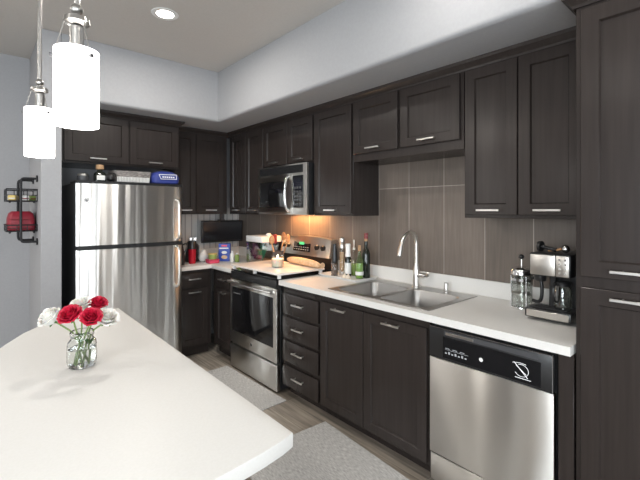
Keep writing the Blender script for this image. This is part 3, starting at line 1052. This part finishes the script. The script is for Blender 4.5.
RW = 'roses in the glass jar'
roses = [('white', 50, 318, 1.385, .036, 'white rose at the far left of the jar bouquet'),
         ('red', 70.5, 315, 1.35, .034, 'large red rose at the left front of the jar bouquet'),
         ('white', 81, 304.5, 1.42, .032, 'white rose at the top middle of the jar bouquet'),
         ('red', 91.5, 317, 1.35, .0305, 'red rose at the right front of the jar bouquet'),
         ('red', 98, 304, 1.44, .029, 'red rose at the back right, highest in the jar bouquet'),
         ('white', 107, 318, 1.42, .036, 'white rose at the far right of the jar bouquet')]
for k, (colr, u, v, Z, R, lab) in enumerate(roses):
    p = at(u, v, Z)
    base = Vector((JX + .018 * cos(k * 1.05 + .4), JY + .018 * sin(k * 1.05 + .4), JZ + .012))
    ro = thing('rose', lab, 'flower', base, 0, RW)
    d = p - base
    # the bloom tilts away from the jar axis and a little to the viewer
    ax = Vector((p.x - JX, p.y - JY, 0)) * 5.0 + Vector((-FW.x, -FW.y, 0)) * .42 + Vector((0, 0, .8))
    q = ax.normalized().to_track_quat('Z', 'Y').to_matrix().to_4x4()
    mb = bloom_mesh(R, rng)
    mb.bm.transform(Matrix.Translation(d) @ q)
    mb.build('bloom', 'rose_' + colr, ro, angle=80)
    th = 2 * pi * k / 6
    nk = Vector((JX + (p.x - JX) * .25, JY + (p.y - JY) * .25, JZ + .115)) - base
    hd = Vector((p.x - JX, p.y - JY))
    if hd.length > .001:
        hd = hd.normalized() * min(.026, hd.length * .4)
    nk = Vector((JX + hd.x, JY + hd.y, JZ + .118)) - base
    bb = d - ax.normalized() * R * .42
    MB().tube([(0, 0, 0), nk * .5 + Vector((0, 0, .004)), nk, nk.lerp(bb, .6), bb], .0028, 8, 2).build('stem', 'stem_green', ro)
    m = MB()
    for s_ in range(5):
        a = 2 * pi * s_ / 5
        e = q.to_3x3() @ Vector((cos(a) * R * .5, sin(a) * R * .5, -R * .5))
        m.tube([bb, bb + (d + e - bb) * .6, d + e * 1.25], .003, 6, 1, radii=[.004, .006, .001])
    m.build('sepals', 'green_leaf', ro)
    lf = MB()
    c0 = nk * .62 + Vector((.004, 0, 0))
    sd = Vector((cos(th), sin(th), 0))
    L_, Wd = .03, .008
    tip = c0 + Vector((0, 0, .022)) + sd * .010
    sideV = (tip - c0).cross(sd).normalized()
    lf.loft([[c0 + sd * .0006 - sideV * .001, c0 - sideV * .001 - sd * .0006, c0 + sideV * .001 - sd * .0006, c0 + sideV * .001 + sd * .0006],
             [c0.lerp(tip, .5) + sd * .0006 - sideV * Wd, c0.lerp(tip, .5) - sideV * Wd - sd * .0006, c0.lerp(tip, .5) + sideV * Wd - sd * .0006, c0.lerp(tip, .5) + sideV * Wd + sd * .0006],
             [tip + sd * .0004 - sideV * .001, tip - sideV * .001 - sd * .0004, tip + sideV * .001 - sd * .0004, tip + sideV * .001 + sd * .0004]])
    lf.build('leaf', 'green_leaf', ro, angle=70)

# ------------------------------------------------------------------ pipe shelf on the partition
ps = thing('pipe_shelf', 'black iron pipe rack with two wire baskets on the partition wall', 'shelf', (.37, 3.91, 1.47))
A = (.37, 3.91, 1.47)
for yy_ in (3.775, 4.048):
    m = MB().tube([(.369, yy_, 1.716), (.285, yy_, 1.716), (.269, yy_, 1.71), (.264, yy_, 1.68), (.264, yy_, 1.262), (.269, yy_, 1.229), (.285, yy_, 1.224), (.369, yy_, 1.224)], .009, 10, 1)
    po = m.build('pipe', 'iron', ps, off=A)
    MB().cyl((.3695, yy_, 1.716), (.36, yy_, 1.716), .026).cyl((.3695, yy_, 1.224), (.36, yy_, 1.224), .026).build('flange', 'iron', po, off=A)


def basket(zb, h):
    m = MB()
    X0, X1, Y0, Y1 = .178, .366, 3.772, 4.07
    for z, rr in ((zb, .004), (zb + h, .005), (zb + h * .5, .002)):
        for a, b_ in (((X0, Y0), (X1, Y0)), ((X1, Y0), (X1, Y1)), ((X1, Y1), (X0, Y1)), ((X0, Y1), (X0, Y0))):
            m.tube([(a[0], a[1], z), (b_[0], b_[1], z)], rr, 6)
    for k in range(10):
        x = X0 + (X1 - X0) * k / 9
        m.tube([(x, Y0, zb), (x, Y1, zb)], .002, 6)
        if k in (0, 3, 6, 9):
            m.tube([(x, Y0, zb), (x, Y0, zb + h)], .003, 6).tube([(x, Y1, zb), (x, Y1, zb + h)], .003, 6)
    for k in range(8):
        y = Y0 + (Y1 - Y0) * k / 7
        m.tube([(X0, y, zb), (X1, y, zb)], .002, 6).tube([(X0, y, zb), (X0, y, zb + h)], .002, 6)
    for xx in (X0 + .02, X1 - .02):
        m.ball((xx, Y0 + .01, zb - .008), .008)
    return m.build('wire_basket', 'iron', ps, off=A)


basket(1.541, .09)
basket(1.307, .048)
GBK = 'small packets in the upper wire basket'
for k, (x, y, mm, lab) in enumerate(((.222, 3.84, 'yellow_wrap', 'yellowish packet at the left in the upper wire basket'), (.29, 3.84, 'label_white', 'white packet in the middle of the upper wire basket'), (.335, 3.95, 'green_label', 'greenish packet at the right in the upper wire basket'))):
    o = thing('packet', lab, 'packet', (x, y, 1.5445), radians(20 * k - 15), GBK)
    MB().box(-.026, .026, -.05, .05, 0, .042, .012, 2).build('packet_body', mm, o)
    MB().box(-.02, .02, -.052, -.045, .012, .02, .001).build('packet_stripe', 'wine_red' if k else 'label_white', o)
o = thing('shoulder_bag', 'red zip bag lying in the lower wire basket', 'bag', (.274, 3.94, 1.3125))
lp = []
for z, a, b_ in ((0, .08, .11), (.012, .087, .12), (.09, .085, .115), (.13, .076, .105), (.148, .058, .09)):
    lp.append([(x, y, z) for x, y in rrect(-a, a, -b_, b_, .03)])
MB().loft(lp).build('bag_body', 'red_bag', o)
MB().tube([(-.08, -.119, .085), (.08, -.119, .085)], .003, 6).build('zipper', 'wine_red', o)
sw = thing('light_switch', 'white switch plate on the wall at the left edge', 'switch', (.125, YL, 1.13))
MB().box(-.036, .036, -.006, -.0005, -.058, .058, .002).build('plate', 'white_plastic', sw)
MB().box(-.016, .016, -.009, -.005, -.032, .032, .001).build('rocker', 'white_plastic', sw)

# ------------------------------------------------------------------ stove board and what stands on it
bd = thing('stove_cover', 'white board on short legs covering the cooktop', 'board', (2.04, 2.92, .9205))
MB().box(-.245, .245, -.385, .385, .03, .046, .003, 2).build('board_top', 'board_white', bd)
for sx in (-.22, .22):
    for sy in (-.36, 0, .36):
        MB().box(sx - .012, sx + .012, sy - .012, sy + .012, .0005, .0305, .002).build('leg', 'white_plastic', bd)
BZ = .9668
o = thing('jar_candle', 'lit white candle in a clear glass on the stove cover', 'candle', (2.01, 2.85, BZ))
MB().lathe([(0, 0), (.05, 0), (.053, .004), (.054, .10), (.0515, .10), (.0505, .008), (0, .007)], n=32).build('glass', 'clear_glass', o)
MB().lathe([(0, .0075), (.049, .0085), (.0505, .075), (.042, .072), (0, .067)], n=32).build('wax', 'cream_wax', o)
MB().cyl((0, 0, .067), (0, 0, .078), .0012, n=6).build('wick', 'black_plastic', o)
MB().lathe([(0, .077), (.0055, .083), (.006, .09), (.003, .102), (0, .112)], n=12).build('flame', 'flame', o)
l = bpy.data.lights.new('candle_glow', 'POINT')
l.energy = .5
l.color = (1, .6, .28)
l.shadow_soft_size = .01
lo_ = bpy.data.objects.new('candle_glow', l)
lo_.location = (2.01, 2.85, BZ + .13)
C.objects.link(lo_)
o = thing('wrapped_loaf', 'long tan paper-wrapped loaf lying along the back of the stove cover', 'bread', (2.235, 2.76, BZ), radians(-6))
P = [(0, .27, .03), (0, .2, .034), (.004, .08, .036), (-.003, -.06, .035), (0, -.18, .033), (0, -.24, .028)]
MB().tube(P, .03, 14, 2, radii=[.018, .031, .034, .034, .03, .02]).build('loaf', 'paper_tan', o)
MB().tube([(0, -.235, .028), (0, -.265, .032), (0, -.29, .036)], .01, 10, 1, radii=[.016, .010, .024]).build('twisted_end', 'paper_tan', o)
uc = thing('utensil_crock', 'dark crock holding wooden spoons behind the candle', 'crock', (2.20, 3.11, BZ))
MB().lathe([(0, 0), (.05, 0), (.055, .01), (.055, .10), (.058, .106), (.052, .106), (.049, .012), (0, .01)], n=28).build('crock_body', 'dark_grey_metal', uc)
GS = 'wooden spoons in the crock'
for k, (dx, dy, lean, tw, lab) in enumerate(((-.022, .0, -.05, 0, 'wooden spoon in the crock leaning left, nearest the candle'), (.01, -.022, .0, .6, 'wooden spoon in the crock leaning right towards the wall'), (.02, .02, .04, -.6, 'wooden spoon standing at the back of the crock'))):
    o = thing('wooden_spoon', lab, 'spoon', (2.20 + dx, 3.11 + dy, BZ + .014), tw, GS)
    tilt = Vector((dx * 2.4, dy * 3.0, .17 + .012 * k))
    MB().tube([(0, 0, 0), tilt * .6, tilt], .006, 8, 1).build('spoon_handle', 'spoon_wood', o)
    MB().ball(tilt + Vector((0, 0, .035)), .028, .95, .45, 1.5, 16, Matrix.Rotation(radians(-40), 4, 'Z')).build('spoon_bowl', 'spoon_wood', o)
# black ladle too
o = thing('spatula', 'dark spatula in the crock behind the wooden spoons', 'spatula', (2.182, 3.135, BZ + .014))
MB().tube([(0, 0, 0), (.0, .01, .17)], .005, 8).build('spatula_handle', 'black_plastic', o)
MB().box(-.026, .026, .006, .012, .165, .255, .003).build('spatula_blade', 'wine_red', o)

# ------------------------------------------------------------------ tray and bottles right of the range
TX, TY = 2.32, 2.29
tr = thing('serving_tray', 'white rimmed tray carrying the oils and spice mills', 'tray', (TX, TY, .9145), radians(0))
MB().loft([[(x, y, z) for x, y in rrect(-a, a, -b_, b_, .02)] for z, a, b_ in ((0, .115, .215), (.018, .132, .232), (.018, .127, .227), (.005, .11, .21))]).build('tray_body', 'white_plastic', tr)
TZ = .9202
GO = 'bottles and mills on the tray'


def bottle(u, Z, label, parts, cat='bottle', name='oil_bottle'):
    p = FW * Z + RT * ((u - 320) * Z / 392)
    o = thing(name, label, cat, (p.x, p.y, TZ), 0, GO)
    for nm, mm, prof in parts:
        MB().lathe([(r_, z_ * 1.13) for r_, z_ in prof], n=22).build(nm, mm, o)
    return o


bottle(334.5, 3.30, 'black-topped spice grinder at the left end of the tray', [
    ('glass', 'clear_glass', [(0, 0), (.03, 0), (.031, .004), (.029, .1), (.026, .105), (0, .105)]),
    ('spice_fill', 'spice', [(0, .003), (.027, .003), (.0265, .085), (0, .085)]),
    ('grinder_cap', 'black_plastic', [(0, .1055), (.027, .1055), (.026, .14), (.017, .2), (.014, .235), (0, .237)])], 'grinder', 'spice_grinder')
bottle(342, 3.34, 'tall clear pepper mill with silver cap, second from the left on the tray', [
    ('mill_body', 'clear_glass', [(0, 0), (.028, 0), (.028, .02), (.021, .035), (.022, .19), (.025, .2), (0, .2)]),
    ('pepper_fill', 'paper_tan', [(0, .022), (.018, .036), (.019, .17), (0, .17)]),
    ('mill_cap', 'nickel', [(0, .2005), (.025, .2005), (.026, .225), (.02, .235), (.026, .25), (.022, .272), (.008, .28), (0, .282)])], 'pepper mill', 'pepper_mill')
bottle(348, 3.26, 'white-capped bottle with white label in the middle of the tray', [
    ('glass', 'dark_glass', [(0, 0), (.025, 0), (.026, .004), (.026, .13), (.02, .145), (0, .145)]),
    ('label_band', 'label_white', [(.0265, .02), (.027, .02), (.027, .1), (.0265, .1)]),
    ('bottle_cap', 'white_plastic', [(0, .1455), (.023, .1455), (.023, .165), (.02, .17), (.021, .235), (.018, .24), (0, .24)])], 'bottle', 'sauce_bottle')
bottle(354, 3.31, 'clear oil cruet with thin metal pour spout on the tray', [
    ('glass', 'clear_glass', [(0, 0), (.028, 0), (.03, .005), (.03, .12), (.012, .165), (.012, .19), (0, .19)]),
    ('oil', 'oil_green', [(0, .003), (.027, .003), (.027, .09), (0, .09)]),
    ('pour_spout', 'nickel', [(0, .1905), (.013, .1905), (.013, .205), (.005, .215), (.004, .265), (0, .265)])], 'cruet', 'oil_cruet')
bottle(359.5, 3.16, 'pale green oil bottle with cork, front right on the tray', [
    ('glass', 'green_glass', [(0, 0), (.03, 0), (.032, .005), (.032, .125), (.013, .165), (.0125, .195), (0, .195)]),
    ('oil', 'oil_green', [(0, .003), (.029, .003), (.029, .11), (0, .11)]),
    ('label_band', 'label_white', [(.0325, .025), (.033, .025), (.033, .05), (.0325, .05)]),
    ('cork_stopper', 'cork', [(0, .1955), (.012, .1955), (.013, .235), (0, .236)])])
bottle(366, 3.2, 'tall black wine bottle with red cap at the right end of the tray', [
    ('glass', 'dark_glass', [(0, 0), (.032, 0), (.034, .005), (.034, .17), (.026, .195), (.014, .22), (.0135, .262), (0, .262)]),
    ('neck_band', 'cork', [(0, .2625), (.0145, .2625), (.0145, .28), (0, .28)]),
    ('bottle_cap', 'wine_red', [(0, .2805), (.016, .2805), (.0155, .32), (0, .322)])], 'bottle', 'wine_bottle')
for u, Z, lab in ((341.5, 3.12, 'garlic bulb at the front left of the tray'), (346.5, 3.10, 'garlic bulb at the front of the tray, below the white-capped bottle')):
    p = FW * Z + RT * ((u - 320) * Z / 392)
    o = thing('garlic_bulb', lab, 'garlic', (max(p.x, 2.225), p.y, TZ), 0, 'garlic bulbs on the tray')
    MB().lathe([(0, 0), (.013, .001), (.021, .011), (.019, .024), (.007, .034), (.004, .045), (0, .046)], n=14).build('bulb', 'garlic', o)

# ------------------------------------------------------------------ french press and coffee machine
fp = thing('french_press', 'glass french press coffee maker with chrome frame, left of the coffee machine', 'coffee press', (2.33, .915, .9145))
fp.scale = (1.13, 1.13, 1.13)
MB().lathe([(0, .012), (.046, .012), (.048, .016), (.048, .17), (.0465, .17), (.046, .018), (0, .017)], n=32).build('beaker', 'clear_glass', fp)
m = MB().lathe([(0, 0), (.05, 0), (.051, .004), (.05, .01), (0, .011)], n=32)
for k in range(4):
    a = radians(45 + 90 * k)
    m.tube([(.0505 * cos(a), .0505 * sin(a), .004), (.0505 * cos(a), .0505 * sin(a), .165)], .003, 6)
m.lathe([(.0505, .140), (.052, .140), (.052, .152), (.0505, .152)], n=32)
m.build('frame', 'chrome', fp)
MB().lathe([(.0465, .171), (.053, .171), (.053, .182), (.048, .197), (.03, .207), (.01, .211), (0, .211)], n=32).build('lid', 'chrome', fp)
pl = MB().cyl((0, 0, .07), (0, 0, .25), .0025, n=8).lathe([(0, .07), (.044, .07), (.044, .078), (0, .08)], n=28).build('plunger', 'nickel', fp)
MB().ball((0, 0, .258), .0125).build('knob', 'black_plastic', pl)
a = radians(-95)
hx_, hy_ = cos(a), sin(a)
MB().tube([(.05 * hx_, .05 * hy_, .158), (.085 * hx_, .085 * hy_, .165), (.098 * hx_, .098 * hy_, .14), (.098 * hx_, .098 * hy_, .07), (.085 * hx_, .085 * hy_, .045), (.053 * hx_, .053 * hy_, .05)], .008, 10, 2).build('handle', 'black_plastic', fp)

cm = thing('coffee_machine', 'black and stainless espresso machine on the countertop beside the pantry', 'coffee machine', (2.145, .808, .9145), RZ)
W = .188
m = MB().box(0.004, W - .004, .06, .27, 0, .012, .004).box(.072, W, .135, .27, .012, .235, .006).box(.066, .10, .09, .14, .05, .235, .004)
m.build('body', 'black_plastic', cm)
bt = MB().box(-.01, W + .012, -.025, .125, .013, .06, .006, 2).build('drip_tray', 'black_plastic', cm)
MB().box(.0, W + .002, -.029, -.024, .019, .053, .003).build('tray_front', 'warm_steel', bt)
m = MB()
for k in range(9):
    m.box(.014 + k * .018, .024 + k * .018, .012, .085, .0605, .063)
m.build('drip_grate', 'dark_grey_metal', bt)
hd = MB().box(.0, W, .01, .27, .222, .338, .008, 2).build('head', 'black_plastic', cm)
MB().box(.006, .122, .002, .012, .228, .331, .004, 2).build('front_plate', 'warm_steel', hd)
MB().box(.124, W - .005, .002, .012, .228, .331, .004, 2).build('button_plate', 'warm_steel', hd)
m = MB()
for r_ in range(4):
    for q_ in range(2):
        m.cyl((.142 + q_ * .026, .003, .246 + r_ * .022), (.142 + q_ * .026, -.001, .246 + r_ * .022), .0055, n=10)
m.build('buttons', 'chrome', hd)
MB().lathe([(0, .19), (.024, .19), (.028, .197), (.028, .222), (0, .222)], (.036, .06, 0), 24).build('brew_head', 'black_plastic', cm)
MB().lathe([(0, 0), (.036, 0), (.04, .01), (.04, .09), (.034, .108), (.036, .114), (.033, .114), (.032, .108), (.038, .09), (.038, .012), (0, .004)], (.142, .05, .0645), 28).build('milk_carafe', 'clear_glass', cm)
MB().lathe([(0, .115), (.036, .115), (.038, .128), (.03, .136), (0, .136)], (.142, .05, .0645), 28).tube([(.125, .02, .19), (.12, -.012, .186), (.12, -.018, .15), (.122, -.01, .11), (.128, .012, .10)], .006, 8, 2).build('carafe_lid', 'black_plastic', cm)
ta = thing('coffee_tamper', 'black round coffee tamper lying on top of the espresso machine', 'tamper', (2.235, .77, 1.2535), radians(-100))
MB().cyl((-.02, 0, .027), (-.005, 0, .027), .027).tube([(-.005, 0, .027), (.03, 0, .018), (.065, 0, .014)], .009, 10, 1, radii=[.010, .008, .012]).build('tamper_body', 'black_plastic', ta)
kn = thing('measuring_scoop', 'small silver-tipped scoop lying on top of the espresso machine', 'scoop', (2.235, .665, 1.2535))
MB().ball((0, 0, .0205), .02).build('scoop_bowl', 'chrome', kn)
MB().tube([(0, .018, .02), (0, .05, .01), (.0, .08, .008)], .006, 8, 1).build('scoop_handle', 'spoon_wood', kn)

# ------------------------------------------------------------------ far corner clutter
CZ = .9145
tv = thing('small_television', 'small black flat television hanging under the corner wall cabinet', 'television', (2.195, 4.235, 1.36))
MB().box(-.262, .262, -.012, .018, -.265, -.012, .006, 2).build('bezel', 'black_plastic', tv)
MB().box(-.245, .245, -.0145, -.011, -.245, -.03).build('screen_panel', 'screen', tv)
MB().box(-.04, .04, .02, .05, -.12, .0).box(-.022, .022, .0, .035, -.012, .0645).build('mount', 'dark_grey_metal', tv)
ft = thing('fish_tank', 'clear lidded tank holding purple and green plants, left of the range', 'tank', (2.29, 3.50, CZ), radians(0))
W2, D2, H2 = .12, .15, .225
m = MB()
m.box(-W2, W2, -D2, D2, 0, .006)
m.box(-W2, -W2 + .004, -D2, D2, .006, H2).box(W2 - .004, W2, -D2, D2, .006, H2).box(-W2 + .004, W2 - .004, -D2, -D2 + .004, .006, H2).box(-W2 + .004, W2 - .004, D2 - .004, D2, .006, H2)
m.build('tank_walls', 'tank_plastic', ft)
MB().box(-W2 - .004, W2 + .004, -D2 - .004, D2 + .004, H2 + .0005, H2 + .062, .006, 2).build('tank_lid', 'white_plastic', ft)
MB().lathe([(0, H2 + .0625), (.03, H2 + .0625), (.03, H2 + .075), (.018, H2 + .09), (0, H2 + .092)], (0, -.09, 0)).build('lid_knob', 'white_plastic', ft)
MB().box(-W2 + .006, W2 - .006, -D2 + .006, D2 - .006, .0065, .035, .004).build('gravel_bed', 'gravel', ft)
for cx_, cy_, mm, nm in ((-.055, .09, 'purple_plant', 'purple_plant'), (-.055, -.06, 'teal_plant', 'green_plant')):
    m = MB()
    rr_ = random.Random(7)
    for k in range(26):
        a = rr_.uniform(0, 2 * pi)
        s_ = rr_.uniform(.02, .05)
        h_ = rr_.uniform(.1, .18)
        m.tube([(cx_, cy_, .035), (cx_ + s_ * .5 * cos(a), cy_ + s_ * .5 * sin(a), .035 + h_ * .6), (cx_ + s_ * cos(a), cy_ + s_ * sin(a), .035 + h_)], .005, 6, 1, radii=[.004, .014, .003])
    m.build(nm, mm, ft)

bx_ = thing('food_box', 'blue printed carton standing in front of the small television', 'box', (2.05, 3.905, CZ), radians(-38))
MB().box(-.062, .062, -.03, .03, 0, .19, .002).build('carton', 'blue_card', bx_)
MB().box(-.055, .045, -.0308, -.0296, .135, .148).build('white_band', 'label_white', bx_)
MB().box(-.03, .03, -.0308, -.0296, .16, .178).build('red_band', 'pink_plastic', bx_)
MB().ball((0, -.0298, .095), .03, 1, .04, .55).build('white_patch', 'label_white', bx_)
MB().ball((0, -.0298, .045), .034, 1, .04, .6).build('tan_patch', 'paper_tan', bx_)
tb = thing('travel_tumbler', 'red metal travel tumbler with black lid near the fridge', 'tumbler', (1.70, 3.95, CZ))
MB().lathe([(0, 0), (.034, 0), (.036, .01), (.042, .15), (0, .15)], n=28).build('cup', 'red_metal', tb)
MB().lathe([(0, .1505), (.044, .1505), (.044, .22), (.038, .235), (0, .235)], n=28).build('lid', 'black_plastic', tb)
MB().tube([(.042, 0, .20), (.07, 0, .19), (.07, 0, .06), (.04, 0, .05)], .008, 8, 2).build('handle', 'black_plastic', tb)
kb = thing('knife_block', 'slanted black knife block with steel handles behind the red tumbler', 'knife block', (1.775, 4.12, CZ))
MB().prism([(-.07, 0), (.06, 0), (.06, .17), (-.04, .21)], -.05, .05, .003, Matrix.Rotation(radians(90), 4, 'X') @ Matrix.Rotation(0, 4, 'X')).build('block', 'black_plastic', kb)
m = MB()
for k in range(4):
    m.tube([(-.035 + k * .022, -.02 + .014 * (k % 2), .19), (-.03 + k * .022, -.02 + .014 * (k % 2), .255)], .008, 8)
m.build('knife_handles', 'nickel', kb)
dj = thing('black_watering_can', 'small black spouted vessel on the counter right beside the fridge', 'vessel', (1.56, 3.93, CZ))
MB().lathe([(0, 0), (.045, 0), (.048, .01), (.05, .1), (.035, .19), (.022, .25), (.026, .27), (0, .28)], n=24).build('vessel_body', 'black_plastic', dj)
MB().tube([(.03, 0, .2), (.07, -.01, .22), (.075, -.01, .17), (.045, 0, .12)], .008, 8, 2).build('vessel_handle', 'black_plastic', dj)
GC = 'small packages on the corner counter'
o = thing('tissue_pack', 'white crumpled bag between the red tumbler and blue carton', 'bag', (1.835, 3.98, CZ), .3, GC)
MB().ball((0, 0, .055), .055, 1, .8, 1).ball((.01, 0, .10), .03, 1, .8, 1.1).build('bag_body', 'label_white', o)
o = thing('snack_tub', 'green-labelled tub stacked on a pink container before the television', 'tub', (1.875, 3.84, CZ + .0415), 0, GC)
MB().lathe([(0, 0), (.04, 0), (.045, .05), (0, .05)]).build('tub_body', 'green_label', o)
MB().lathe([(0, .0505), (.047, .0505), (.047, .06), (0, .062)]).build('lid', 'yellow_wrap', o)
o = thing('lunch_container', 'flat pink container under the green-labelled tub', 'container', (1.875, 3.84, CZ), 0, GC)
MB().box(-.055, .055, -.05, .05, 0, .032, .006, 2).build('container_body', 'pink_plastic', o)
MB().box(-.058, .058, -.053, .053, .0325, .0405, .003).build('lid', 'pink_plastic', o)
for k, (x, y, h, mm, lab) in enumerate(((2.02, 3.80, .11, 'label_white', 'small white bottle just right of the blue carton'), (2.06, 3.765, .09, 'green_label', 'small green bottle beside the clear tank'))):
    o = thing('small_bottle', lab, 'bottle', (x + .05, y - .02, CZ), 0, GC)
    MB().lathe([(0, 0), (.022, 0), (.023, .004), (.023, h * .75), (.012, h * .9), (0, h * .9)]).build('bottle_body', mm, o)
    MB().lathe([(0, h * .905), (.012, h * .905), (.012, h * 1.08), (0, h * 1.08)]).build('bottle_cap', 'white_plastic', o)
